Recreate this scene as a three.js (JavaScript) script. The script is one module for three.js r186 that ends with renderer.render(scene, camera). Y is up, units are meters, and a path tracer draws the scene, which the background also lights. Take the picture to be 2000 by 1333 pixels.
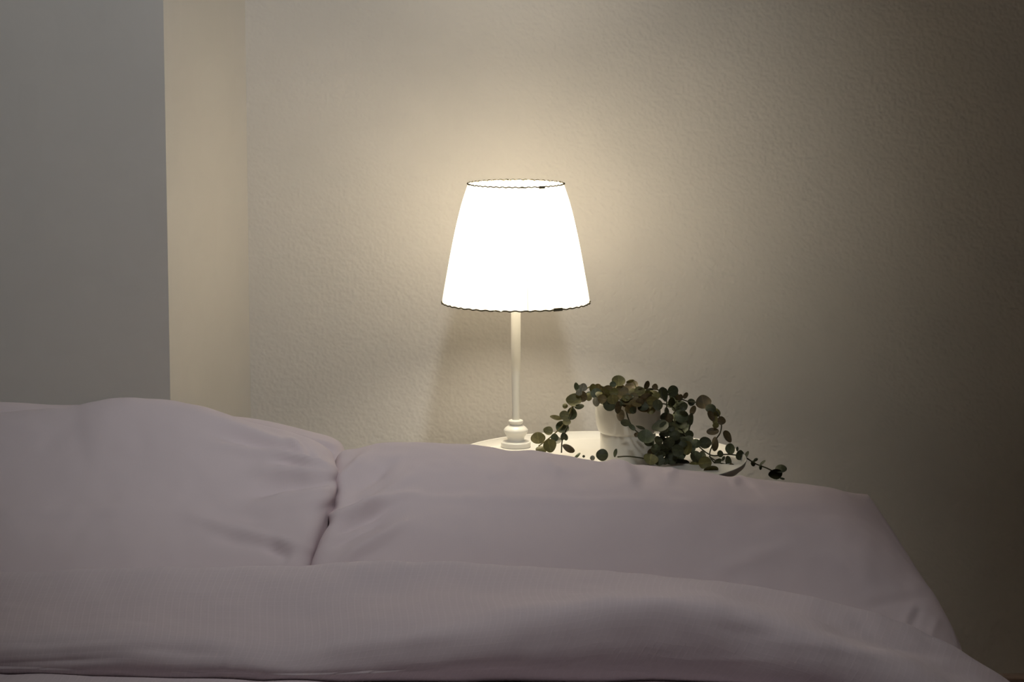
import * as THREE from 'three';
import { mergeGeometries, mergeVertices, toCreasedNormals } from 'three/addons/utils/BufferGeometryUtils.js';
import { RoundedBoxGeometry } from 'three/addons/geometries/RoundedBoxGeometry.js';
import { createNoise3D } from 'simplex-noise';

// ------------------------------------------------------------------ camera, lights, exposure
const scene = new THREE.Scene();
scene.background = new THREE.Color(0x000000);
const F = 5200, W = 2000, H = 1333, PITCH = THREE.MathUtils.degToRad(8);
const CAM = new THREE.Vector3(0, 1.32, 4.55);
const camera = new THREE.PerspectiveCamera(2 * THREE.MathUtils.radToDeg(Math.atan(H / 2 / F)), W / H, 0.05, 50);
camera.position.copy(CAM);
camera.rotation.set(-PITCH, 0, 0);
camera.updateMatrixWorld();
const renderer = new THREE.WebGLRenderer({ antialias: true });
renderer.toneMapping = THREE.LinearToneMapping;
renderer.toneMappingExposure = 1.0;
renderer.shadowMap.enabled = true;
const LAMP_CD = 0.41, LAMP_COLOR = new THREE.Color().setRGB(1.0, 0.895, 0.69);        // bedside bulb
// two ceiling spotlights over the bed: one turned to the pier and pillows, one to the duvet
const SPOTS = [
  { cd: 4.5, color: new THREE.Color().setRGB(0.96, 1.0, 1.0), pos: new THREE.Vector3(0.12, 2.40, 1.95), aim: new THREE.Vector3(-0.52, 0.98, 0.1), angle: 0.56, label: 'small white ceiling spotlight turned towards the grey wall, out of view' },
  { cd: 2.5, color: new THREE.Color().setRGB(1.0, 0.99, 0.985), pos: new THREE.Vector3(-0.05, 2.40, 1.62), aim: new THREE.Vector3(0.02, 0.48, 1.26), angle: 0.52, label: 'small white ceiling spotlight turned down to the duvet, out of view' },
];

// ------------------------------------------------------------------ helpers
let seed = 20240711;
const rnd = () => { seed |= 0; seed = seed + 0x6D2B79F5 | 0; let t = Math.imul(seed ^ seed >>> 15, 1 | seed); t = t + Math.imul(t ^ t >>> 7, 61 | t) ^ t; return ((t ^ t >>> 14) >>> 0) / 4294967296; };
const rr = (a, b) => a + (b - a) * rnd();
const noise3 = createNoise3D(rnd);
const V = (x, y, z) => new THREE.Vector3(x, y, z);
const SP = Math.sin(PITCH), CP = Math.cos(PITCH);
// photo pixel -> point on the upright plane at depth z
function px(x, y, z) {
  const a = (x - W / 2) / F, b = (H / 2 - y) / F;
  const d = V(a, -SP + b * CP, -CP - b * SP);
  return CAM.clone().addScaledVector(d, (z - CAM.z) / d.z);
}
function toPx(p) {
  const q = p.clone().sub(CAM);
  const w = -q.y * SP - q.z * CP;
  return [W / 2 + F * q.x / w, H / 2 - F * (q.y * CP - q.z * SP) / w];
}
const smooth = (a, b, x) => { const t = Math.min(1, Math.max(0, (x - a) / (b - a))); return t * t * (3 - 2 * t); };
const counts = {};
function numbered(n) { counts[n] = (counts[n] ?? -1) + 1; return counts[n] ? n + '_' + String(counts[n]).padStart(3, '0') : n; }
function mesh(name, geo, mat, parent = scene) {
  const m = new THREE.Mesh(geo, mat); m.name = parent === scene ? numbered(name) : name;
  m.castShadow = m.receiveShadow = true; parent.add(m); return m;
}
function struct(name, geo, mat, label, category) { const m = mesh(name, geo, mat); m.userData = { kind: 'structure', label, category }; return m; }
function thing(name, label, category, pos, group) {
  const g = new THREE.Group(); g.name = numbered(name); g.position.copy(pos); g.userData = { label, category };
  if (group) g.userData.group = group;
  scene.add(g); return g;
}
function box(x0, x1, y0, y1, z0, z1) { const g = new THREE.BoxGeometry(x1 - x0, y1 - y0, z1 - z0); g.translate((x0 + x1) / 2, (y0 + y1) / 2, (z0 + z1) / 2); return metreUV(g); }
function metreUV(g) {   // box-projected uv in metres
  const n = g.index ? g.toNonIndexed() : g; const p = n.attributes.position, nn = n.attributes.normal, uv = new Float32Array(p.count * 2);
  for (let i = 0; i < p.count; i++) {
    const ax = Math.abs(nn.getX(i)), ay = Math.abs(nn.getY(i)), az = Math.abs(nn.getZ(i));
    const [u, v] = ay > ax && ay > az ? [p.getX(i), p.getZ(i)] : ax > az ? [p.getZ(i), p.getY(i)] : [p.getX(i), p.getY(i)];
    uv[2 * i] = u; uv[2 * i + 1] = v;
  }
  n.setAttribute('uv', new THREE.BufferAttribute(uv, 2)); return n;
}
const lathe = (pts, seg = 64) => new THREE.LatheGeometry(pts.map(p => new THREE.Vector2(p[0], p[1])), seg);
function tube(points, r, seg = 24, rad = 6) { return new THREE.TubeGeometry(new THREE.CatmullRomCurve3(points, false, 'centripetal'), seg, r, rad, false); }

// ------------------------------------------------------------------ textures
function tileNoise(size, cells, rot = 0) {   // tileable value noise with smooth cells
  const g = new Float32Array(cells * cells).map(() => rnd()), out = new Float32Array(size * size), k = cells / size;
  for (let y = 0; y < size; y++) {
    const fy = y * k, y0 = Math.floor(fy), ty = fy - y0, sy = ty * ty * (3 - 2 * ty), r0 = (y0 % cells) * cells, r1 = ((y0 + 1) % cells) * cells;
    for (let x = 0; x < size; x++) {
      const fx = x * k, x0 = Math.floor(fx), tx = fx - x0, sx = tx * tx * (3 - 2 * tx), c0 = x0 % cells, c1 = (x0 + 1) % cells;
      const a = g[r0 + c0], b = g[r0 + c1], c = g[r1 + c0], d = g[r1 + c1];
      out[y * size + x] = a + (b - a) * sx + (c - a + (a - b - c + d) * sx) * sy;
    }
  }
  return out;
}
function layered(size, layers) {
  const out = new Float32Array(size * size); let sum = 0;
  for (const [cells, amp] of layers) { const n = tileNoise(size, cells); for (let i = 0; i < out.length; i++) out[i] += n[i] * amp; sum += amp; }
  for (let i = 0; i < out.length; i++) out[i] /= sum;
  return out;
}
function texFrom(size, fn, srgb, repeat) {
  const d = new Uint8Array(size * size * 4);
  for (let y = 0; y < size; y++) for (let x = 0; x < size; x++) {
    const c = fn(x, y, y * size + x), i = 4 * (y * size + x);
    d[i] = c[0]; d[i + 1] = c[1]; d[i + 2] = c[2]; d[i + 3] = 255;
  }
  const t = new THREE.DataTexture(d, size, size); t.wrapS = t.wrapT = THREE.RepeatWrapping; t.magFilter = THREE.LinearFilter; t.minFilter = THREE.LinearMipmapLinearFilter; t.generateMipmaps = true;
  if (srgb) t.colorSpace = THREE.SRGBColorSpace;
  if (repeat) t.repeat.set(repeat, repeat);
  t.needsUpdate = true; return t;
}
const clamp8 = v => Math.max(0, Math.min(255, Math.round(v)));
// rolled wall paint: fine orange-peel stipple with some larger trowel waves
const plasterH = layered(2048, [[12, 1.2], [60, 0.35], [190, 0.75], [330, 0.95], [520, 0.4]]);
const plasterBump = texFrom(2048, (x, y, i) => { const v = clamp8((plasterH[i] - 0.2) / 0.6 * 255); return [v, v, v]; }, false, 1 / 1.5);
const mottle = layered(512, [[5, 1], [17, 0.7], [60, 0.4]]);
const wallTint = texFrom(512, (x, y, i) => { const v = 1 + (mottle[i] - 0.5) * 0.05; return [clamp8(213 * v), clamp8(208 * v), clamp8(203 * v)]; }, true, 1 / 1.9);
const smoothBump = texFrom(512, (x, y, i) => { const v = clamp8(mottle[i] * 255); return [v, v, v]; }, false, 1 / 0.7);
// bed linen: plain weave for pillowcases, corded check for the duvet cover
const weaveN = layered(512, [[128, 1], [256, 1]]);
const pillowBump = texFrom(512, (x, y, i) => { const v = clamp8(128 + 40 * Math.sin(x / 512 * Math.PI * 2 * 64) + 40 * Math.sin(y / 512 * Math.PI * 2 * 64) + 60 * (weaveN[i] - 0.5)); return [v, v, v]; }, false, 1 / 0.08);
const cordV = (x, y, i) => {
  const cx = x / 512 * 16, cy = y / 512 * 16, fx = cx - Math.floor(cx), fy = cy - Math.floor(cy);
  return (fx < 0.22 ? 1 : 0) * 0.65 + (fy < 0.2 ? 1 : 0) * 0.35 + 0.4 * (weaveN[i] - 0.5);
};
const duvetBump = texFrom(512, (x, y, i) => { const v = clamp8(60 + 150 * cordV(x, y, i)); return [v, v, v]; }, false, 1 / 0.15);
const duvetTint = texFrom(512, (x, y, i) => { const v = 1 + 0.018 * (cordV(x, y, i) - 0.4); return [clamp8(220 * v), clamp8(207 * v), clamp8(212 * v)]; }, true, 1 / 0.15);
// wood
const grainN = layered(1024, [[8, 1], [32, 0.6], [128, 0.5]]);
const woodTex = texFrom(1024, (x, y, i) => { const g = grainN[(y * 1024) + ((x >> 4) % 1024)] * 0.6 + grainN[i] * 0.4; const v = 0.75 + 0.5 * g; return [clamp8(88 * v), clamp8(62 * v), clamp8(47 * v)]; }, true, 1);
// leaf blade: dusty skin with paler veins
const leafN = layered(128, [[6, 1], [20, 0.6], [50, 0.4]]);
const leafTex = texFrom(128, (x, y, i) => {
  const u = x / 127 - 0.5, v = y / 127; const vein = Math.exp(-((u / 0.025) ** 2)) * 0.16 + Math.max(0, Math.cos((v * 9 - Math.abs(u) * 7) * Math.PI * 2) - 0.9) * 0.7;
  const k = 200 * (0.86 + 0.3 * (leafN[i] - 0.5) + vein); return [clamp8(k), clamp8(k), clamp8(k * 0.97)];
}, true);

// ------------------------------------------------------------------ materials
const std = o => new THREE.MeshStandardMaterial(o);
const phys = o => new THREE.MeshPhysicalMaterial(o);
const lin = (r, g, b) => new THREE.Color().setRGB(r, g, b);
const M = {
  wall: std({ color: 0xffffff, map: wallTint, roughness: 0.75, bumpMap: plasterBump, bumpScale: 0.001 }),
  pier: std({ color: 0xffffff, map: wallTint, roughness: 0.8, bumpMap: smoothBump, bumpScale: 0.0004 }),
  ceiling: std({ color: lin(0.62, 0.6, 0.57), roughness: 0.9 }),
  floor: std({ color: 0xffffff, map: woodTex, roughness: 0.5 }),
  skirting: std({ color: lin(0.36, 0.27, 0.24), roughness: 0.5 }),
  pillow: phys({ color: lin(0.70, 0.60, 0.625), roughness: 0.95, bumpMap: pillowBump, bumpScale: 0.0001, sheen: 0.15, sheenRoughness: 0.6 }),
  duvet: phys({ color: 0xffffff, map: duvetTint, roughness: 0.95, bumpMap: duvetBump, bumpScale: 0.0002, sheen: 0.15, sheenRoughness: 0.6 }),
  mattress: std({ color: lin(0.66, 0.6, 0.6), roughness: 0.9 }),
  wood: std({ color: 0xffffff, map: woodTex, roughness: 0.55 }),
  lampPaint: phys({ color: lin(0.77, 0.75, 0.70), roughness: 0.38, clearcoat: 0.2, clearcoatRoughness: 0.3 }),
  trayPaint: std({ color: lin(0.70, 0.675, 0.63), roughness: 0.42 }),
  shade: phys({ color: lin(0.9, 0.86, 0.78), roughness: 1, transmission: 0.70, thickness: 0, side: THREE.DoubleSide }),
  trim: std({ color: lin(0.10, 0.085, 0.05), roughness: 0.8 }),
  wire: std({ color: lin(0.5, 0.48, 0.44), roughness: 0.5, metalness: 0.6 }),
  bulb: std({ color: lin(0.9, 0.88, 0.82), roughness: 0.4, emissive: LAMP_COLOR.clone(), emissiveIntensity: 3 }),
  pot: phys({ color: lin(0.74, 0.71, 0.64), roughness: 0.32, clearcoat: 0.3, clearcoatRoughness: 0.15 }),
  soil: std({ color: lin(0.045, 0.033, 0.022), roughness: 1 }),
  stem: std({ color: lin(0.06, 0.055, 0.025), roughness: 0.8 }),
  stemPale: std({ color: lin(0.26, 0.22, 0.09), roughness: 0.8 }),
  globe: std({ color: lin(0.9, 0.9, 0.9), roughness: 0.5, emissive: SPOTS[0].color.clone(), emissiveIntensity: 3 }),
  cord: std({ color: lin(0.05, 0.05, 0.05), roughness: 0.7 }),
};
const leafMat = (r, g, b) => phys({ color: lin(r, g, b), map: leafTex, roughness: 0.62, transmission: 0.2, thickness: 0 });
const LEAF = {
  o: leafMat(0.39, 0.35, 0.105),   // olive
  l: leafMat(0.55, 0.50, 0.20),    // pale olive
  g: leafMat(0.25, 0.29, 0.15),    // grey-green
  d: leafMat(0.135, 0.15, 0.06),  // deep green
  b: leafMat(0.27, 0.19, 0.08),   // brown-tinged
  y: leafMat(0.40, 0.29, 0.10),    // yellow-brown
  p: leafMat(0.55, 0.52, 0.40),    // pale silver
};

// ------------------------------------------------------------------ room shell
const WZ = -0.16, PZ1 = 0.2; // wall plane, front of the pier
const RX0 = -2.3, RX1 = 1.75, RZ1 = 5.35, RH = 2.55, TH = 0.12;
struct('wall_back', box(RX0 - TH, RX1 + TH, 0, RH, WZ - TH, WZ), M.wall, 'off-white stippled painted wall behind the bedside lamp', 'wall');
// pier beside the recess, with a slanting return
{
  const a = px(484, 400, WZ).x, b = px(326, 400, PZ1).x, s = new THREE.Shape();
  s.moveTo(RX0, -WZ); s.lineTo(a, -WZ); s.lineTo(b, -PZ1); s.lineTo(RX0, -PZ1); s.closePath();
  const g = new THREE.ExtrudeGeometry(s, { depth: RH, bevelEnabled: false, steps: 1 });
  g.rotateX(-Math.PI / 2);
  // shape y -> world -z after the turn, so z = +0.30 faces the room
  struct('wall_pier', metreUV(g), M.pier, 'smooth grey projecting wall with a slanting side beside the recess', 'wall');
}
struct('wall_left', box(RX0 - TH, RX0, 0, RH, WZ, RZ1), M.pier, 'plain painted side wall out of view', 'wall');
struct('wall_right', box(RX1, RX1 + TH, 0, RH, WZ, RZ1), M.pier, 'plain painted side wall out of view', 'wall');
struct('wall_front', box(RX0 - TH, RX1 + TH, 0, RH, RZ1, RZ1 + TH), M.pier, 'plain painted wall behind the camera', 'wall');
struct('floor', box(RX0 - TH, RX1 + TH, -0.1, 0, WZ - TH, RZ1 + TH), M.floor, 'dark brown wooden floor under the bed', 'floor');
struct('ceiling', box(RX0 - TH, RX1 + TH, RH, RH + 0.1, WZ - TH, RZ1 + TH), M.ceiling, 'plain white ceiling out of view', 'ceiling');
{
  const s = new THREE.Shape(); s.moveTo(0, 0); s.lineTo(0.015, 0); s.lineTo(0.015, 0.040); s.quadraticCurveTo(0.014, 0.046, 0.006, 0.047); s.lineTo(0, 0.047); s.closePath();
  const g = new THREE.ExtrudeGeometry(s, { depth: RX1 - px(484, 400, WZ).x, bevelEnabled: false, curveSegments: 6 });
  g.rotateY(-Math.PI / 2); g.translate(RX1, 0, WZ);
  struct('baseboard_back', metreUV(g), M.skirting, 'low brown baseboard along the foot of the stippled wall', 'baseboard');
}

// ------------------------------------------------------------------ bed: frame, mattress
const BX0 = -1.02, BX1 = 0.57, BZ0 = 0.575, BZ1 = 2.575, MT = 0.40;
{
  const bed = thing('bed_frame', 'low brown wooden bed frame under the white bedding', 'bed', V((BX0 + BX1) / 2, 0, (BZ0 + BZ1) / 2));
  const w = (BX1 - BX0) / 2, l = (BZ1 - BZ0) / 2;
  const rail = (nm, x0, x1, z0, z1) => { const g = new RoundedBoxGeometry(x1 - x0, 0.12, z1 - z0, 2, 0.006); g.translate((x0 + x1) / 2, 0.18, (z0 + z1) / 2); mesh(nm, metreUV(g), M.wood, bed); };
  rail('side_rail', -w, -w + 0.03, -l, l); rail('side_rail', w - 0.03, w, -l, l);
  rail('end_rail', -w + 0.03, w - 0.03, -l, -l + 0.03); rail('end_rail', -w + 0.03, w - 0.03, l - 0.03, l);
  for (let i = 0; i < 12; i++) { const z = -l + 0.1 + i * (2 * l - 0.2) / 11; const g = new RoundedBoxGeometry(2 * w - 0.06, 0.02, 0.07, 1, 0.004); g.translate(0, 0.205, z); mesh('slat', metreUV(g), M.wood, bed); }
  for (const sx of [-1, 1]) for (const sz of [-1, 1]) { const g = new RoundedBoxGeometry(0.06, 0.13, 0.06, 2, 0.006); g.translate(sx * (w - 0.06), 0.065, sz * (l - 0.06)); mesh('leg', metreUV(g), M.wood, bed); }
  const g = new RoundedBoxGeometry(BX1 - BX0 - 0.07, MT - 0.216, BZ1 - BZ0 - 0.07, 5, 0.05); g.translate((BX0 + BX1) / 2, (MT + 0.216) / 2, (BZ0 + BZ1) / 2);
  const m = mesh('mattress', metreUV(g), M.mattress); m.userData = { label: 'white mattress hidden under pillows and duvet', category: 'mattress' };
}

// ------------------------------------------------------------------ soft surfaces
const curve = pts => new THREE.CatmullRomCurve3(pts, false, 'centripetal');
// a row is a list of [pixelX, pixelY] at depth z, or Vector3
const row = (z, list) => { const c = curve(list.map(p => p.isVector3 ? p : px(p[0], p[1], p[2] ?? z))); c.arcLengthDivisions = 600; return c; };
function surfaceGrid(rows, nu, nv, wrinkle) {
  const P = [];
  for (let i = 0; i <= nu; i++) {
    const u = i / nu, c = curve(rows.map(r => r.getPointAt(u))), col = [];
    for (let j = 0; j <= nv; j++) col.push(c.getPoint(j / nv));
    P.push(col);
  }
  if (wrinkle) {   // push along the surface normal
    const N = P.map((col, i) => col.map((p, j) => {
      const a = P[Math.min(nu, i + 1)][j].clone().sub(P[Math.max(0, i - 1)][j]), b = P[i][Math.min(nv, j + 1)].clone().sub(P[i][Math.max(0, j - 1)]);
      const n = b.cross(a).normalize(); return n.y < 0 && Math.abs(n.y) > 0.3 ? n.negate() : n;
    }));
    for (let i = 0; i <= nu; i++) for (let j = 0; j <= nv; j++) P[i][j].addScaledVector(N[i][j], wrinkle(P[i][j], i / nu, j / nv));
  }
  return P;
}
function gridGeo(P, flip) {
  const nu = P.length - 1, nv = P[0].length - 1, pos = [], uv = [], idx = [];
  const U = new Float32Array(nv + 1), mid = nv >> 1; let su = 0;
  for (let i = 0; i <= nu; i++) {
    if (i) su += P[i][mid].distanceTo(P[i - 1][mid]);
    let sv = 0;
    for (let j = 0; j <= nv; j++) { if (j) sv += P[i][j].distanceTo(P[i][j - 1]); pos.push(P[i][j].x, P[i][j].y, P[i][j].z); uv.push(su, sv); }
  }
  for (let i = 0; i < nu; i++) for (let j = 0; j < nv; j++) {
    const a = i * (nv + 1) + j, b = a + nv + 1;
    if (flip) idx.push(a, b, a + 1, b, b + 1, a + 1); else idx.push(a, a + 1, b, b, a + 1, b + 1);
  }
  const g = new THREE.BufferGeometry(); g.setAttribute('position', new THREE.Float32BufferAttribute(pos, 3)); g.setAttribute('uv', new THREE.Float32BufferAttribute(uv, 2)); g.setIndex(idx); g.computeVertexNormals(); return g;
}
// folds: [x1, y1, x2, y2, width px, height m]; crisp on one side
const foldSum = folds => p => {
  const [x, y] = toPx(p); let s = 0;
  for (const [x1, y1, x2, y2, w, h] of folds) {
    const dx = x2 - x1, dy = y2 - y1, L2 = dx * dx + dy * dy, t = ((x - x1) * dx + (y - y1) * dy) / L2;
    if (t < -0.25 || t > 1.25) continue;
    const e = smooth(-0.25, 0.2, t) * (1 - smooth(0.6, 1.25, t)), d = ((x - x1) * dy - (y - y1) * dx) / Math.sqrt(L2) / w;
    s += h * e * Math.exp(-d * d);
  }
  return s;
};
const swell = (p, f, a, k = 0) => a * noise3(p.x * f, p.y * f * 0.7 + k, p.z * f);
function pillowGeo(rows, nu, nv, wrinkle, floorY) {
  const top = surfaceGrid(rows, nu, nv, (p, u, v) => wrinkle(p, u, v) * Math.min(1, 40 * u, 40 * (1 - u), 10 * v, 10 * (1 - v)));
  const bot = top.map((col, i) => col.map((p, j) => {
    const a = 2 * i / nu - 1, b = 2 * j / nv - 1, w = Math.sqrt(Math.max(0, (1 - a ** 8) * (1 - b ** 8)));
    const fy = typeof floorY === 'function' ? floorY(p) : floorY;
    return V(p.x, p.y + (Math.min(fy, p.y) - p.y) * w, p.z);
  }));
  return mergeVertices(mergeGeometries([gridGeo(top), gridGeo(bot, true)]), 1e-5);
}
const backSeam = (z, list, y) => row(z, list.map(x => { const p = px(x, 900, z); p.y = y; return p; }));

// pillow in front, beside the lamp table
const pillowR = (() => {
  const B = row(0.60, [V(-0.225, 0.50, 0.63), V(-0.20, 0.535, 0.605), V(0, 0.545, 0.60), V(0.2, 0.535, 0.60), V(0.4, 0.525, 0.60), V(0.5, 0.525, 0.605), px(1692, 966, 0.62)]);
  const R = row(0.70, [[653, 935], [656, 896], [672, 877], [700, 873], [740, 866], [780, 862], [830, 863], [900, 866], [960, 872], [1000, 880], [1040, 878], [1090, 884], [1150, 893], [1172, 898], [1205, 895], [1232, 906], [1260, 907], [1300, 913], [1360, 920], [1420, 928], [1436, 930], [1446, 927], [1500, 933], [1560, 940], [1620, 950], [1660, 958, 0.67], [1696, 968, 0.64]]);
  const S = row(0.90, [[647, 1028, 0.885], [651, 992, 0.89], [664, 974], [700, 967], [790, 962], [900, 963], [1040, 966], [1200, 972], [1380, 986], [1540, 1006], [1660, 1030], [1730, 1050, 0.87], [1766, 1072, 0.85], [1776, 1088, 0.84]]);
  const L = row(1.05, [[600, 1142, 1.03], [604, 1117, 1.04], [624, 1107], [700, 1105], [900, 1106], [1050, 1109], [1220, 1121], [1400, 1141], [1570, 1168], [1740, 1202], [1830, 1222], [1866, 1236, 1.03], [1874, 1256, 1.02]]);
  const Fr = row(1.15, [V(-0.265, 0.435, 1.11), V(-0.22, 0.43, 1.15), V(0, 0.43, 1.15), V(0.3, 0.43, 1.15), V(0.52, 0.425, 1.14), V(0.60, 0.405, 1.09)]);
  const folds = foldSum([
    [643, 1010, 800, 966, 8, 0.0055], [668, 1030, 760, 985, 10, -0.0055], [670, 1092, 800, 1018, 13, 0.005], [660, 945, 720, 888, 12, 0.0055], [685, 965, 765, 900, 12, -0.0045], [700, 1000, 800, 930, 11, 0.0035], [655, 1060, 760, 1005, 9, -0.0035],
    [655, 985, 730, 940, 12, 0.003], [960, 930, 1010, 905, 14, 0.002], [1090, 925, 1060, 890, 14, 0.002], [1230, 940, 1215, 900, 14, 0.0015], [1100, 935, 1180, 925, 12, -0.0015],
    [1250, 945, 1275, 912, 14, -0.0012], [1430, 940, 1450, 925, 9, 0.0016], [1300, 930, 1320, 915, 12, 0.002], [780, 968, 1520, 985, 9, 0.0016],
    [1765, 1215, 1790, 1172, 10, 0.0011], [1782, 1222, 1800, 1186, 9, -0.0012], [1820, 1235, 1838, 1200, 10, 0.001], [1700, 1180, 1800, 1165, 12, -0.002], [1560, 1070, 1740, 1120, 22, 0.0025], [1400, 1110, 1560, 1060, 18, 0.002],
  ]);
  const g = pillowGeo([B, R, S, L, Fr], 300, 120, (p) => 1.9 * folds(p) + swell(p, 7, 0.0022) + swell(p, 22, 0.0009, 5) - 0.0025, MT + 0.004);
  const m = mesh('pillow', g, M.pillow); m.userData = { label: 'white pillow with a pointed corner in front of the lamp table', category: 'pillow', group: 'pillows on the bed' }; return m;
})();
// pillow in front, other half of the bed
const pillowL = (() => {
  const B = row(0.63, [V(-1.0, 0.52, 0.66), V(-0.9, 0.58, 0.63), V(-0.6, 0.61, 0.63), V(-0.4, 0.60, 0.63), V(-0.285, 0.57, 0.64), px(648, 900, 0.68)]);
  const R = row(0.72, [V(-1.01, 0.54, 0.74), [-330, 850], [-200, 828], [0, 808], [100, 801], [150, 796], [180, 787], [215, 780], [260, 779], [330, 783], [400, 797], [430, 807], [460, 818], [510, 830], [560, 841], [600, 856], [630, 872], [648, 889, 0.73], [651, 905, 0.74]]);
  const S = row(0.88, [V(-1.02, 0.50, 0.88), [-330, 985], [-150, 965], [100, 958], [300, 955], [450, 948], [560, 945], [620, 938], [644, 937, 0.87], [654, 944, 0.865], [657, 968, 0.86]]);
  const L = row(1.05, [V(-1.02, 0.45, 1.05), [-330, 1112], [-100, 1112], [200, 1110], [400, 1106], [520, 1104], [575, 1104], [590, 1105, 1.045], [600, 1112, 1.04], [603, 1128, 1.035]]);
  const Fr = row(1.15, [V(-1.0, 0.43, 1.12), V(-0.9, 0.43, 1.15), V(-0.6, 0.43, 1.15), V(-0.3, 0.43, 1.15), V(-0.272, 0.428, 1.11)]);
  const folds = foldSum([
    [648, 905, 420, 815, 9, 0.004], [640, 905, 400, 838, 14, -0.006], [640, 915, 420, 862, 12, 0.005], [642, 918, 520, 880, 8, 0.005], [640, 922, 540, 905, 7, -0.005], [645, 928, 500, 925, 10, 0.006],
    [645, 940, 480, 962, 14, -0.006], [650, 955, 500, 985, 14, 0.005], [648, 975, 540, 1000, 10, 0.003], [390, 1015, 600, 1075, 9, 0.003], [420, 1045, 590, 1085, 12, -0.003], [420, 1000, 520, 1010, 12, -0.003],
    [0, 1000, 480, 1002, 14, 0.002], [600, 885, 560, 860, 7, 0.004], [618, 900, 585, 870, 6, -0.004], [560, 1090, 520, 1060, 14, -0.004],
  ]);
  const g = pillowGeo([B, R, S, L, Fr], 260, 120, p => 1.8 * folds(p) + swell(p, 6, 0.003, 9) + swell(p, 20, 0.001, 3), p => THREE.MathUtils.lerp(MT + 0.004, p.y - 0.02, 1 - smooth(0.74, 0.83, p.z)));
  const m = mesh('pillow', g, M.pillow); m.userData = { label: 'white pillow with gathered folds near its corner, lying against another pillow', category: 'pillow', group: 'pillows on the bed' }; return m;
})();
// pillow lying behind the last one
(() => {
  const B = row(0.5, [V(-1.03, 0.47, 0.5), V(-0.9, 0.49, 0.46), V(-0.6, 0.5, 0.46), V(-0.33, 0.5, 0.47), V(-0.262, 0.51, 0.52)]);
  const R = row(0.60, [V(-1.05, 0.55, 0.6), [-350, 800], [-200, 788], [-60, 784], [0, 785.5], [80, 789], [160, 793], [260, 795], [360, 803], [440, 814], [500, 821], [560, 831], [610, 842], [650, 854], [668, 868], [674, 882]]);
  const S = row(0.66, [V(-1.05, 0.52, 0.68), [-340, 835], [0, 822], [300, 828], [500, 853], [610, 876], [650, 886], [668, 900]]);
  const Fr = row(0.8, [V(-1.03, 0.42, 0.74), V(-0.9, 0.44, 0.78), V(-0.6, 0.46, 0.78), V(-0.35, 0.46, 0.77), V(-0.27, 0.45, 0.72)]);
  const folds = foldSum([[660, 872, 520, 836, 6, 0.003], [655, 880, 560, 850, 6, -0.003]]);
  const g = pillowGeo([B, R, S, Fr], 200, 70, p => folds(p) + swell(p, 8, 0.002, 1), MT + 0.003);
  const m = mesh('pillow', g, M.pillow); m.userData = { label: 'white pillow lying behind the gathered pillow, only its back edge showing', category: 'pillow', group: 'pillows on the bed' };
})();
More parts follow.
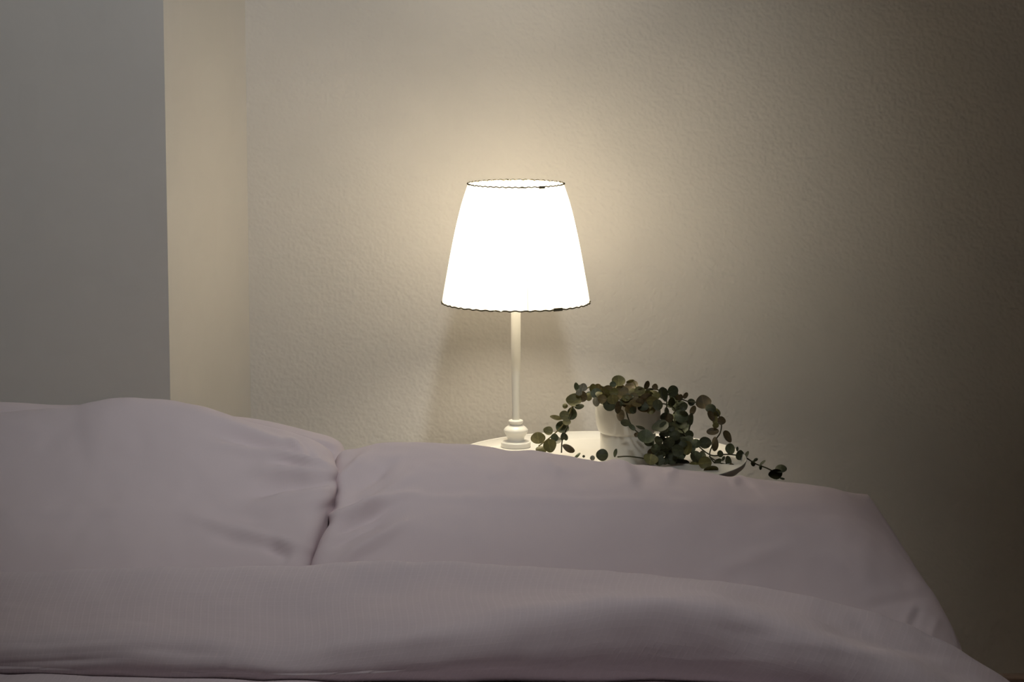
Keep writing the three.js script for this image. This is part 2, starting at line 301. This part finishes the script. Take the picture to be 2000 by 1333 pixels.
// duvet: a folded-back flap over the flat lower layer
{
  const duvet = thing('duvet', 'white duvet with fine corded stripes, folded back below the pillows', 'duvet', V(0, 0, 0));
  const LX = -1.06, drop = (y, z) => V(LX, y, z);
  const tail = (x, y, z) => V(x, y, z);
  const U0 = row(1.14, [drop(0.2, 1.14), V(-1.04, 0.40, 1.14), V(-0.9, 0.435, 1.14), V(0, 0.435, 1.14), V(0.4, 0.425, 1.14), V(0.56, 0.405, 1.14), V(0.61, 0.33, 1.15), V(0.63, 0.16, 1.15)]);
  const U1 = row(1.075, [drop(0.2, 1.08), V(-1.05, 0.42, 1.08), V(-0.9, 0.475, 1.075), V(0, 0.48, 1.075), V(0.3, 0.46, 1.075), V(0.5, 0.43, 1.075), V(0.6, 0.38, 1.08), V(0.655, 0.30, 1.09), V(0.67, 0.16, 1.09)]);
  const C = row(1.10, [drop(0.2, 1.10), V(-1.06, 0.46, 1.10), [-420, 1125], [-200, 1118], [0, 1114], [160, 1112], [320, 1108], [460, 1104.5], [600, 1103], [660, 1100], [720, 1097], [780, 1096.5], [830, 1101], [1000, 1106], [1100, 1111], [1200, 1118], [1300, 1127], [1400, 1138], [1480, 1149], [1560, 1163], [1640, 1182], [1720, 1206], [1800, 1236], [1880, 1274], [1960, 1322], [2010, 1370], tail(0.705, 0.27, 1.10), tail(0.71, 0.16, 1.10)]);
  const Mi = row(1.20, [drop(0.2, 1.2), V(-1.07, 0.46, 1.2), [-420, 1185], [0, 1178], [300, 1172], [800, 1162], [1000, 1158], [1200, 1152], [1350, 1156], [1480, 1176], [1620, 1222], [1740, 1262], [1860, 1312], [1980, 1380], tail(0.69, 0.30, 1.2), tail(0.715, 0.16, 1.2)]);
  const S = row(1.332, [drop(0.2, 1.3), V(-1.07, 0.45, 1.3), [-420, 1252], [0, 1250], [250, 1246], [450, 1262], [600, 1270], [720, 1256], [850, 1236], [1000, 1212], [1150, 1190], [1300, 1178], [1450, 1200], [1600, 1248], [1740, 1300], [1860, 1352], [1980, 1420], tail(0.70, 0.28, 1.3), tail(0.725, 0.16, 1.3)]);
  const Fm = row(1.353, [drop(0.2, 1.35), V(-1.075, 0.44, 1.35), [-420, 1292], [0, 1292], [250, 1294], [450, 1302], [600, 1308], [850, 1288], [1000, 1272], [1150, 1258], [1300, 1252], [1450, 1270], [1600, 1312], [1760, 1362], [1900, 1420], tail(0.70, 0.28, 1.35), tail(0.715, 0.16, 1.35)]);
  const H1 = row(1.345, [drop(0.2, 1.34), V(-1.07, 0.42, 1.34), [-420, 1318], [0, 1323], [250, 1330], [440, 1332], [620, 1333], [800, 1328], [1000, 1324], [1130, 1322], [1300, 1326], [1390, 1331], [1600, 1362], [1780, 1410], [1900, 1457], tail(0.66, 0.28, 1.34), tail(0.69, 0.16, 1.34)]);
  const U2 = row(1.31, [drop(0.2, 1.31), V(-1.05, 0.41, 1.32), V(-0.9, 0.438, 1.33), V(0, 0.437, 1.33), V(0.4, 0.43, 1.33), V(0.56, 0.395, 1.33), V(0.625, 0.30, 1.33), V(0.65, 0.16, 1.33)]);
  const folds = foldSum([
    [440, 1300, 462, 1235, 6, 0.0025], [452, 1300, 474, 1240, 5, -0.0025], [250, 1211, 300, 1214, 4, -0.0012], [0, 1270, 300, 1256, 10, 0.002], [0, 1300, 220, 1288, 8, -0.003], [260, 1262, 460, 1280, 12, -0.002],
    [600, 1275, 900, 1240, 14, 0.003], [1090, 1300, 1180, 1288, 6, -0.002], [1110, 1320, 1160, 1290, 8, 0.0025], [1300, 1290, 1500, 1292, 7, 0.0015], [900, 1180, 1500, 1165, 22, 0.0025], [1500, 1250, 1850, 1300, 14, 0.003], [1600, 1230, 1900, 1300, 10, -0.0025], [1400, 1225, 1700, 1290, 16, -0.002], [0, 1165, 700, 1170, 26, 0.002],
  ]);
  const topRows = surfaceGrid([U0, U1, C, Mi, S, Fm, H1, U2], 340, 170, (p, u, v) => (folds(p) + swell(p, 6, 0.004, 21) + swell(p, 18, 0.0012, 4)) * Math.min(1, 10 * v, 9 * (1 - v)) * smooth(0.12, 0.2, v) * (1 - smooth(0.66, 0.84, v)));
  mesh('folded_flap', gridGeo(topRows), M.duvet, duvet);
  const L0 = row(1.1, [V(-1.05, 0.18, 1.10), V(-1.045, 0.36, 1.10), V(-0.96, 0.415, 1.10), V(0, 0.417, 1.10), V(0.48, 0.412, 1.10), V(0.585, 0.375, 1.10), V(0.60, 0.18, 1.10)]);
  const lr = z => row(z, [V(-1.065, 0.17, z), V(-1.06, 0.36, z), V(-0.95, 0.43, z), V(0, 0.434, z), V(0.46, 0.425, z), V(0.60, 0.375, z), V(0.63, 0.17, z)]);
  const L4 = row(2.66, [V(-1.06, 0.17, 2.62), V(-1.05, 0.34, 2.64), V(-0.95, 0.38, 2.655), V(0, 0.38, 2.66), V(0.46, 0.38, 2.655), V(0.585, 0.34, 2.64), V(0.62, 0.17, 2.62)]);
  const L5 = row(2.68, [V(-1.06, 0.165, 2.63), V(-1.05, 0.17, 2.65), V(-0.95, 0.17, 2.67), V(0, 0.17, 2.68), V(0.46, 0.17, 2.67), V(0.58, 0.17, 2.65), V(0.62, 0.165, 2.63)]);
  mesh('lower_layer', gridGeo(surfaceGrid([L0, lr(1.3), lr(1.7), lr(2.2), lr(2.55), L4, L5], 160, 120, (p, u, v) => v > 0.02 && v < 0.95 ? Math.abs(swell(p, 5, 0.008, 31)) : 0)), M.duvet, duvet);
}

// ------------------------------------------------------------------ tray table
const TC = V(px(1170, 890, 0.315).x, 0, 0.315), TR = 0.237, RIM = px(1170, 842.5, 0.315 - 0.237).y, TFLOOR = RIM - 0.0115;
{
  const t = thing('tray_table', 'round white tray table with a raised rim behind the pillows', 'table', V(TC.x, 0, TC.z));
  const f = TFLOOR;
  mesh('tray', lathe([[0.0001, f - 0.002], [TR - 0.012, f - 0.002], [TR - 0.004, f + 0.001], [TR - 0.0012, RIM - 0.001], [TR, RIM], [TR + 0.001, RIM - 0.001], [TR - 0.0015, f + 0.002], [TR - 0.009, f - 0.0045], [0.0001, f - 0.0045]].map(([x, y], i, a) => i === 0 ? [0.0001, f] : i === 1 ? [TR - 0.012, f] : [x, y]), 96), M.trayPaint, t);
  for (let k = 0; k < 4; k++) {
    const a = Math.PI / 4 + k * Math.PI / 2, c = Math.cos(a), s = Math.sin(a);
    mesh('leg', tube([V(c * 0.19, f - 0.006, s * 0.19), V(c * 0.19, f - 0.1, s * 0.19), V(c * 0.185, 0.25, s * 0.185), V(c * 0.185, 0.008, s * 0.185)], 0.008, 16, 10), M.trayPaint, t);
  }
  const r = new THREE.TorusGeometry(0.19, 0.007, 8, 64); r.rotateX(Math.PI / 2); r.translate(0, f - 0.012, 0); mesh('support_ring', r, M.trayPaint, t);
}

// ------------------------------------------------------------------ bedside lamp
{
  const LZ = 0.165, sc = (CAM.z - LZ) / F * 1.012;   // metres per photo pixel at the lamp
  const base = V(px(1007.5, 869, LZ).x, TFLOOR, LZ);
  const t = thing('table_lamp', 'lit white table lamp with a pleated tapering fabric shade', 'lamp', base);
  const Y = y => (869 - y) * sc * 1.0;
  const prof = (list) => list.map(([hw, y]) => [Math.max(0.0001, hw * sc), Y(y)]);
  mesh('base', lathe(prof([[0, 869], [28.2, 869], [28.9, 867.5], [29.2, 861], [28.6, 859], [27, 857.8], [20, 857.2], [17.2, 856], [16.4, 853.5], [16.6, 850], [18.2, 847], [20.6, 843.6], [21.4, 842.6], [21.6, 841.2], [23.2, 839.4], [24, 837], [23.6, 834.6], [21.5, 831.6], [17.5, 828.2], [13.2, 826], [11.4, 824.8], [11.3, 823.6], [13.2, 822.2], [14.5, 820], [14.6, 817.8], [13.6, 815.8], [11, 814.8], [7.4, 814.4], [0, 814.4]]), 72), M.lampPaint, t);
  mesh('pole', lathe(prof([[0, 816], [7.2, 816], [7.3, 800], [8.2, 740], [9.0, 680], [9.3, 600], [9.3, 541], [8.6, 540], [0, 540]]), 48), M.lampPaint, t);
  mesh('lamp_holder', lathe(prof([[0, 541], [11, 541], [13, 539], [13.5, 522], [13, 513], [0, 513]]), 36), M.lampPaint, t);
  const bulb = mesh('bulb', lathe(prof([[0, 514], [15, 514], [17, 506], [24, 492], [31, 478], [34, 464], [32, 450], [25, 437], [13, 429], [0, 427]]), 40), M.bulb, t);
  const pl = new THREE.PointLight(LAMP_COLOR, LAMP_CD, 0, 2); pl.position.set(0, Y(466), 0); pl.castShadow = true; pl.shadow.radius = 1.6; pl.shadow.mapSize.set(1024, 1024); pl.shadow.bias = -0.0005; pl.name = 'bulb_light'; t.add(pl);
  // shade: pleated fabric; profile half-widths traced from the outline
  const outline = [[92, 352], [95.5, 362], [105, 392], [113, 424], [120, 456], [127, 492], [133.5, 528], [138.5, 556], [142, 578], [142.5, 583.5]];
  const nA = 360, nV = 26, hw = new THREE.CatmullRomCurve3(outline.map(([w, y]) => V(w * sc, Y(y), 0)), false, 'centripetal');
  const phase = []; for (let i = 0; i < nA; i++) phase.push(0);
  const pleat = a => 0.55 * Math.sin(a * 60) + 0.3 * Math.sin(a * 37 + 1.3) + 0.25 * Math.sin(a * 83 + 0.4);
  const P = [];
  for (let i = 0; i <= nA; i++) {
    const a = i / nA * Math.PI * 2, col = [];
    for (let j = 0; j <= nV; j++) {
      const v = j / nV, q = hw.getPoint(v), k = 0.0007 + 0.0007 * v, r = q.x + k * pleat(a) + 0.0016 * v * v * noise3(Math.cos(a) * 1.6, Math.sin(a) * 1.6, 3.3);
      const edge = j === nV ? -0.0007 * pleat(a * 1) : j === 0 ? 0.0006 * pleat(a) : 0;
      col.push(V(Math.sin(a) * r, q.y + edge, Math.cos(a) * r));
    }
    P.push(col);
  }
  const g = mergeVertices(gridGeo(P), 1e-6); g.computeVertexNormals();
  const shade = mesh('lamp_shade', g, M.shade, t); shade.userData.label = 'glowing white pleated fabric shade';
  // edging that the gathers of the cloth hide here and there
  const ring = (name, idx, rad, off) => {
    const pts = []; for (let i = 0; i < nA; i++) { const a = i / nA * Math.PI * 2, q = hw.getPoint(idx), r = q.x + off + 0.0005 * Math.sin(a * 29 + idx * 5) + 0.0004 * Math.sin(a * 71); pts.push(V(Math.sin(a) * r, q.y + 0.0006 * Math.sin(a * 47 + 2), Math.cos(a) * r)); }
    const c = new THREE.CatmullRomCurve3(pts, true); mesh(name, new THREE.TubeGeometry(c, 540, rad, 6, true), M.trim, t);
  };
  ring('top_edging', 0.0, 0.0010, 0.0012); ring('bottom_edging', 0.985, 0.0012, 0.0014);
  const tab = (name, a, idx, w, h, dy) => { const q = hw.getPoint(idx), b = new RoundedBoxGeometry(w, h, 0.0016, 1, 0.0005); b.translate(0, dy, q.x + 0.0012); b.rotateY(a); b.translate(0, q.y, 0); mesh(name, b, M.trim, t); };
  tab('edging_tab', Math.asin((1056 - 1007) / 92), 0.0, 0.0115, 0.0042, -0.0008); tab('edging_tab', Math.asin((1086 - 1007) / 142), 0.985, 0.0175, 0.0052, 0.0004); tab('edging_tab', Math.asin((1019 - 1007) / 92), 0.0, 0.006, 0.002, -0.0003);
  // wire frame inside the shade
  for (let k = 0; k < 4; k++) { const a = 0.16 + k * Math.PI / 2; mesh('frame_wire', tube([0.02, 0.3, 0.6, 0.98].map(v => { const q = hw.getPoint(v); return V(Math.sin(a) * (q.x - 0.003), q.y, Math.cos(a) * (q.x - 0.003)); }), 0.0009, 20, 5), M.wire, t); }
  for (let k = 0; k < 4; k++) { const a = 0.16 + k * Math.PI / 2, q = hw.getPoint(0.62); mesh('frame_spoke', tube([V(Math.sin(a) * 0.011, Y(526), Math.cos(a) * 0.011), V(Math.sin(a) * (q.x - 0.003), q.y, Math.cos(a) * (q.x - 0.003))], 0.0009, 8, 5), M.wire, t); }
}

// ------------------------------------------------------------------ ceiling spotlights (above the frame)
for (const S of SPOTS) {
  const t = thing('ceiling_spotlight', S.label, 'lamp', V(S.pos.x, RH, S.pos.z), 'ceiling spotlights');
  mesh('mount', new THREE.CylinderGeometry(0.05, 0.05, 0.02, 32).translate(0, -0.01, 0), M.lampPaint, t);
  mesh('arm', new THREE.CylinderGeometry(0.006, 0.006, 0.06, 12).translate(0, -0.05, 0), M.lampPaint, t);
  const dir = S.aim.clone().sub(S.pos).normalize(), q = new THREE.Quaternion().setFromUnitVectors(V(0, 0, 1), dir), c = V(0, S.pos.y - RH, 0);
  const put = m => { m.quaternion.copy(q); m.position.copy(c); return m; };
  put(mesh('head', lathe([[0.0001, -0.10], [0.03, -0.10], [0.038, -0.09], [0.042, -0.01], [0.042, 0], [0.038, 0], [0.038, -0.012], [0.0001, -0.012]], 36).rotateX(Math.PI / 2), M.lampPaint, t));
  put(mesh('lens', lathe([[0.0001, -0.006], [0.0375, -0.006], [0.0375, -0.011], [0.0001, -0.011]], 32).rotateX(Math.PI / 2), M.globe, t));
  const sl = new THREE.SpotLight(S.color, S.cd, 0, S.angle, 1, 2); sl.position.copy(c).addScaledVector(dir, 0.004); sl.target.position.copy(S.aim).sub(t.position); t.add(sl.target); t.add(sl);
  sl.name = 'spot_light'; sl.target.name = 'spot_target'; sl.castShadow = true; sl.shadow.radius = 4; sl.shadow.mapSize.set(2048, 2048); sl.shadow.bias = -0.0005;
}

// ------------------------------------------------------------------ potted eucalyptus
{
  const PZ = 0.30, sc = (CAM.z - PZ) / F * 1.012, base = V(px(1226, 890, PZ).x, TFLOOR, PZ);
  const plant = thing('potted_eucalyptus', 'trailing eucalyptus with round leaves in a white stepped pot', 'plant', base);
  const py0 = toPx(base)[1], Y = y => (py0 - y) * sc;
  const prof = list => list.map(([w, y]) => [Math.max(0.0001, w * sc), Y(y)]);
  mesh('pot', lathe(prof([[0, py0], [52, py0], [53.5, py0 - 1.5], [54.2, 870], [54.6, 850], [54.4, 846], [53.6, 844.5], [53.8, 843], [56.4, 841], [58.6, 838], [61.2, 830], [63.2, 818], [64, 806], [64.2, 786], [63.6, 783], [62.4, 782.4], [61, 783.4], [60.8, 792], [60.5, 800], [0, 800]]), 72), M.pot, plant);
  mesh('soil', lathe(prof([[0, 789], [40, 790], [60.4, 792], [60.4, 797], [0, 797]]), 40), M.soil, plant);
  // stems traced through the foliage: [x, y, z]
  const stems = [
    { p: [[1205, 795, .30], [1190, 765, .30], [1165, 753, .31], [1140, 763, .32], [1122, 785, .33], [1112, 808, .335], [1098, 832, .34], [1078, 852, .345], [1052, 872, .35]], m: 'stemPale' },
    { p: [[1122, 785, .325], [1113, 820, .335], [1104, 845, .34], [1098, 862, .345], [1096.5, 885, .35]], m: 'stem' },
    { p: [[1215, 795, .31], [1208, 770, .32], [1205, 755, .335], [1200, 772, .355], [1207, 800, .365], [1214, 815, .37]], m: 'stemPale' },
    { p: [[1232, 795, .31], [1226, 770, .325], [1222, 785, .35], [1226, 815, .365], [1238, 838, .37], [1260, 856, .37], [1275, 872, .365]], m: 'stem' },
    { p: [[1245, 795, .30], [1262, 765, .30], [1285, 762, .31], [1300, 775, .32], [1302, 800, .33], [1300, 830, .335], [1305, 862, .335], [1318, 892, .33]], m: 'stem' },
    { p: [[1250, 792, .29], [1290, 770, .28], [1325, 778, .275], [1345, 785, .275], [1362, 787, .28], [1395, 800, .285], [1408, 822, .29], [1407, 845, .30], [1396, 862, .305], [1386, 890, .31], [1398, 908, .315]], m: 'stem' },
    { p: [[1262, 790, .28], [1300, 790, .265], [1318, 800, .26], [1318, 825, .265], [1335, 845, .27], [1350, 870, .28], [1355, 900, .30]], m: 'stem' },
    { p: [[1352, 812, .27], [1348, 830, .275], [1345, 850, .28], [1360, 868, .285], [1390, 890, .29], [1420, 888, .29], [1453, 893, .29], [1475, 906, .29], [1500, 916, .29], [1518, 926, .29]], m: 'stem' },
    { p: [[1206, 893, .365], [1225, 892, .37], [1245, 894, .37], [1272, 899, .37], [1300, 905, .37]], m: 'stem' },
    { p: [[1385, 892, .315], [1402, 903, .32], [1420, 908, .32], [1430, 908, .32]], m: 'stem' },
    { p: [[1240, 796, .29], [1242, 760, .285], [1238, 748, .28], [1230, 742, .28]], m: 'stemPale' },
    { p: [[1335, 860, .31], [1350, 885, .325], [1375, 905, .335], [1392, 922, .34]], m: 'stem' },
  ];
  for (const s of stems) {
    s.pts = s.p.map(([x, y, z]) => px(x, y, z).sub(base)); s.curve = curve(s.pts); s.samp = s.curve.getPoints(60);
    s.pix = s.samp.map(q => toPx(q.clone().add(base)));
    s.mesh = mesh('stem', new THREE.TubeGeometry(s.curve, 60, 0.0011, 6), M[s.m], plant);
  }
  // leaf blade: lens-thin solid, base at -y, tip at +y, gently cupped
  const blade = (ovate, cup) => {
    const rings = [0, 0.4, 0.75, 0.93, 1], ns = 18, P = [], uvs = [], idx = [];
    for (const side of [1, -1]) {
      const o = P.length / 3;
      rings.forEach((r, k) => { for (let i = 0; i < ns; i++) {
        const a = i / ns * Math.PI * 2, x0 = Math.sin(a), y0 = -Math.cos(a);
        const wd = 1 - ovate * 0.22 * y0 - (y0 < 0 ? 0.12 * y0 * y0 : 0.04 * y0 * y0);
        const x = r * x0 * wd * 0.5, y = r * y0 * 0.5, z = cup * (x * x * 1.2 + y * y) * (1) + side * 0.018 * (1 - r * r) + 0.02 * Math.exp(-((x / 0.06) ** 2)) * (1 - r) * 0;
        P.push(x, y, z); uvs.push(x + 0.5, y + 0.5);
      } });
      for (let k = 0; k < rings.length - 1; k++) for (let i = 0; i < ns; i++) {
        const a = o + k * ns + i, b = o + k * ns + (i + 1) % ns, c = a + ns, d = b + ns;
        const f = (p, q, r) => side > 0 ? idx.push(p, q, r) : idx.push(p, r, q);
        if (k > 0) f(a, d, b); f(a, c, d);
      }
    }
    const g = new THREE.BufferGeometry(); g.setAttribute('position', new THREE.Float32BufferAttribute(P, 3)); g.setAttribute('uv', new THREE.Float32BufferAttribute(uvs, 2)); g.setIndex(idx); g.computeVertexNormals(); return g;
  };
  const blades = [blade(0.2, 0.6), blade(0.5, -0.45), blade(0.1, 0.25), blade(0.9, 0.5), blade(-0.3, -0.6)];
  function leaf(cx, cy, w, h, tint, ang, dz) {
    // nearest stem carries the leaf
    let best = 1e9, st, si; for (const s of stems) s.pix.forEach((q, i) => { const d = (q[0] - cx) ** 2 + (q[1] - cy) ** 2; if (d < best) { best = d; st = s; si = i; } });
    const sp = st.samp[si], [sx, sy] = st.pix[si];
    let z = sp.z + base.z + (dz ?? rr(-0.012, 0.02));
    if (Math.abs(cx - 1226) < 72 && cy > 762) z = Math.max(z, (cy > 776 ? 0.365 : 0.352) + rr(0, 0.016));
    const c = px(cx, cy, z).sub(base);
    const th = ang === undefined ? (w >= h ? 0 : Math.PI / 2) + rr(-0.3, 0.3) : ang * Math.PI / 180;
    const major = Math.max(w, h) * sc * 1.08, ratio = Math.min(0.97, Math.min(w, h) / Math.max(w, h)), elong = ang === undefined ? 1 : 1.5;
    const A = V(Math.cos(th), Math.sin(th), 0), Bp = V(-Math.sin(th), Math.cos(th), 0);
    const tl = Math.acos(Math.min(1, ratio * elong)) * (rnd() < 0.75 ? 1 : -1);
    const up = Bp.y >= 0 ? 1 : -1, Bv = Bp.clone().multiplyScalar(Math.cos(tl)).add(V(0, 0, -Math.sin(tl) * up));
    const toStem = V(sx - cx, -(sy - cy), 0);
    let Yax, Xax, yl, xl;
    if (Math.abs(toStem.dot(A)) >= Math.abs(toStem.dot(Bp)) || elong > 1) { Yax = A.clone(); Xax = Bv.clone(); yl = major; xl = major / elong; } else { Yax = Bv.clone(); Xax = A.clone(); yl = major; xl = major; }
    if (toStem.dot(Yax) > 0) Yax.negate();
    let Z = Xax.clone().cross(Yax).normalize();
    if (Z.z < 0) { Z.negate(); Xax.negate(); }
    const m = mesh('leaf', blades[Math.floor(rnd() * blades.length)], LEAF[tint], st.mesh);
    const mat = new THREE.Matrix4().makeBasis(Xax.multiplyScalar(xl), Yax.multiplyScalar(yl), Z.multiplyScalar(major)); mat.setPosition(c);
    // keep a true rotation + scale
    mat.decompose(m.position, m.quaternion, m.scale);
    return { c, sp, st };
  }
  const stalks = new Map();
  const L = [
    [1051, 858, 27, 24, 'l'], [1073, 871, 24, 25, 'o'], [1057, 877, 20, 12, 'o'], [1070, 843, 18, 14, 'l'], [1086, 820, 24, 11, 'l'], [1107, 825, 15, 11, 'o'], [1102, 812, 18, 16, 'o'], [1119, 809, 18, 23, 'g'], [1120, 784, 28, 21, 'o'], [1131, 792, 18, 12, 'g'], [1104, 793, 10, 9, 'l'],
    [1124, 755, 9, 14, 'g'], [1141, 776, 14, 20, 'b'], [1149, 776, 12, 15, 'l'], [1139, 757, 15, 14, 'p'], [1131, 767, 12, 12, 'p'], [1156, 758, 13, 16, 'o'], [1163, 786, 13, 17, 'p'], [1098, 837, 25, 19, 'g'], [1084, 855, 14, 15, 'g'], [1086, 863, 20, 11, 'p'], [1105, 854, 9, 14, 'g', 110], [1112, 874, 25, 11, 'b', -28], [1098, 853, 8, 15, 'd', 75], [1176, 889, 22, 22, 'd', undefined, 0.02], [1204, 886, 7, 16, 'g', 80], [1127, 889, 14, 4, 'g', 40], [1140, 892, 5, 5, 'd'], [1157, 895, 9, 9, 'p'],
    [1168, 760, 17, 19, 'y'], [1182, 759, 24, 13, 'd'], [1184, 776, 26, 31, 'o'], [1191, 789, 25, 21, 'd'], [1187, 783, 24, 12, 'l'], [1208, 745, 25, 17, 'o'], [1205, 757, 18, 12, 'y'], [1230, 743, 15, 8, 'l'], [1234, 756, 25, 16, 'b'], [1236, 773, 30, 26, 'o'], [1206, 796, 13, 23, 'b'], [1210, 812, 14, 22, 'b'], [1222, 824, 18, 15, 'd'], [1235, 802, 12, 13, 'd'], [1261, 752, 11, 17, 'b'], [1280, 756, 11, 12, 'b'], [1275, 771, 26, 16, 'o'], [1256, 795, 20, 16, 'd'], [1271, 800, 18, 14, 'l'], [1286, 791, 18, 20, 'd'], [1295, 772, 13, 25, 'd'], [1216, 775, 28, 15, 'y'], [1222, 786, 20, 14, 'y'], [1250, 766, 20, 16, 'o'], [1262, 778, 22, 16, 'b'], [1246, 783, 22, 16, 'b'], [1199, 767, 16, 16, 'o'], [1268, 762, 16, 10, 'g'], [1228, 790, 16, 12, 'b'], [1197, 752, 12, 10, 'g'], [1240, 800, 9, 15, 'o'],
    [1297, 768, 15, 22, 'd'], [1314, 764, 20, 21, 'd'], [1321, 775, 9, 15, 'l'], [1339, 773, 9, 13, 'b', 60], [1328, 777, 11, 13, 'b'], [1350, 787, 14, 13, 'd'], [1374, 787, 29, 23, 'b'], [1388, 797, 20, 15, 'd'], [1399, 805, 18, 14, 'o'], [1387, 814, 11, 22, 'b', 120], [1354, 802, 10, 19, 'b', 65], [1398, 822, 10, 18, 'l', 80], [1410, 822, 15, 16, 'b'], [1398, 832, 12, 12, 'o'], [1392, 844, 23, 12, 'b', 5], [1419, 854, 13, 25, 'b', 122], [1428, 877, 17, 21, 'g'], [1393, 868, 12, 27, 'b', 85], [1377, 867, 24, 20, 'd'], [1444, 889, 17, 19, 'd'], [1441, 878, 5, 9, 'd', 90],
    [1308, 817, 16, 17, 'b'], [1332, 812, 27, 23, 'g'], [1346, 819, 12, 22, 'd'], [1290, 836, 31, 16, 'd'], [1261, 855, 31, 21, 'g'], [1268, 862, 20, 14, 'g'], [1243, 850, 9, 9, 'b'], [1314, 836, 21, 23, 'd'], [1336, 845, 26, 20, 'd'], [1347, 849, 15, 16, 'd'], [1330, 830, 22, 16, 'd'], [1320, 795, 18, 20, 'g'], [1335, 795, 16, 16, 'd'], [1310, 785, 14, 18, 'd'], [1305, 805, 8, 18, 'g'], [1250, 838, 18, 6, 'd', -20], [1233, 836, 16, 8, 'g', -40],
    [1306, 864, 22, 22, 'd'], [1298, 878, 24, 22, 'd'], [1282, 878, 18, 20, 'g'], [1325, 880, 21, 22, 'd'], [1345, 876, 17, 26, 'o'], [1358, 893, 20, 22, 'g'], [1375, 892, 12, 22, 'g'], [1310, 898, 24, 20, 'd'], [1335, 905, 22, 18, 'd'], [1288, 901, 20, 16, 'd'], [1330, 862, 26, 18, 'd'], [1360, 866, 18, 16, 'g'], [1297, 850, 18, 14, 'd'], [1318, 850, 20, 18, 'd'], [1285, 862, 14, 18, 'd'], [1272, 884, 14, 14, 'b'], [1345, 860, 18, 14, 'd'],
    [1270, 900, 27, 16, 'l', undefined, 0.02], [1359, 911, 32, 22, 'o', undefined, 0.03], [1377, 905, 24, 23, 'o', undefined, 0.02], [1388, 915, 27, 20, 'o', undefined, 0.035], [1406, 887, 11, 13, 'd'], [1420, 902, 12, 22, 'd', 100], [1402, 902, 12, 16, 'd', 40], [1430, 910, 12, 9, 'b', -30], [1412, 896, 5, 10, 'd', 60],
    [1525, 914, 22, 12, 'd', undefined, 0.0], [1514, 924, 26, 22, 'd', undefined, 0.0], [1484, 913, 5, 11, 'd', 88], [1470, 906, 8, 11, 'd'], [1459, 889, 5, 15, 'd', 62], [1476, 899, 9, 7, 'd', 30], [1451, 899, 4, 13, 'd', 70], [1490, 905, 14, 3, 'd', 40], [1528, 934, 10, 3, 'd', -10],
  ];
  for (const l of L) leaf(...l);
  // further leaves deeper in the clump
  const fill = [[1230, 778, 60, 20, 26, 'oyyobg'], [1322, 850, 34, 46, 30, 'dgd'], [1315, 885, 34, 20, 16, 'dgd'], [1145, 768, 22, 10, 6, 'ogl'], [1320, 785, 22, 18, 8, 'dg']];
  for (const [cx, cy, rx, ry, n, t] of fill) for (let i = 0; i < n; i++) { const a = rr(0, 6.283), r = Math.sqrt(rnd()), s = rr(13, 22); leaf(cx + rx * r * Math.cos(a), cy + ry * r * Math.sin(a), s, s * rr(0.45, 0.95), t[Math.floor(rnd() * t.length)], undefined, rr(-0.03, -0.004)); }
}

scene.traverse(o => { if (o.isMesh) { o.castShadow = true; o.receiveShadow = true; } });
renderer.render(scene, camera);
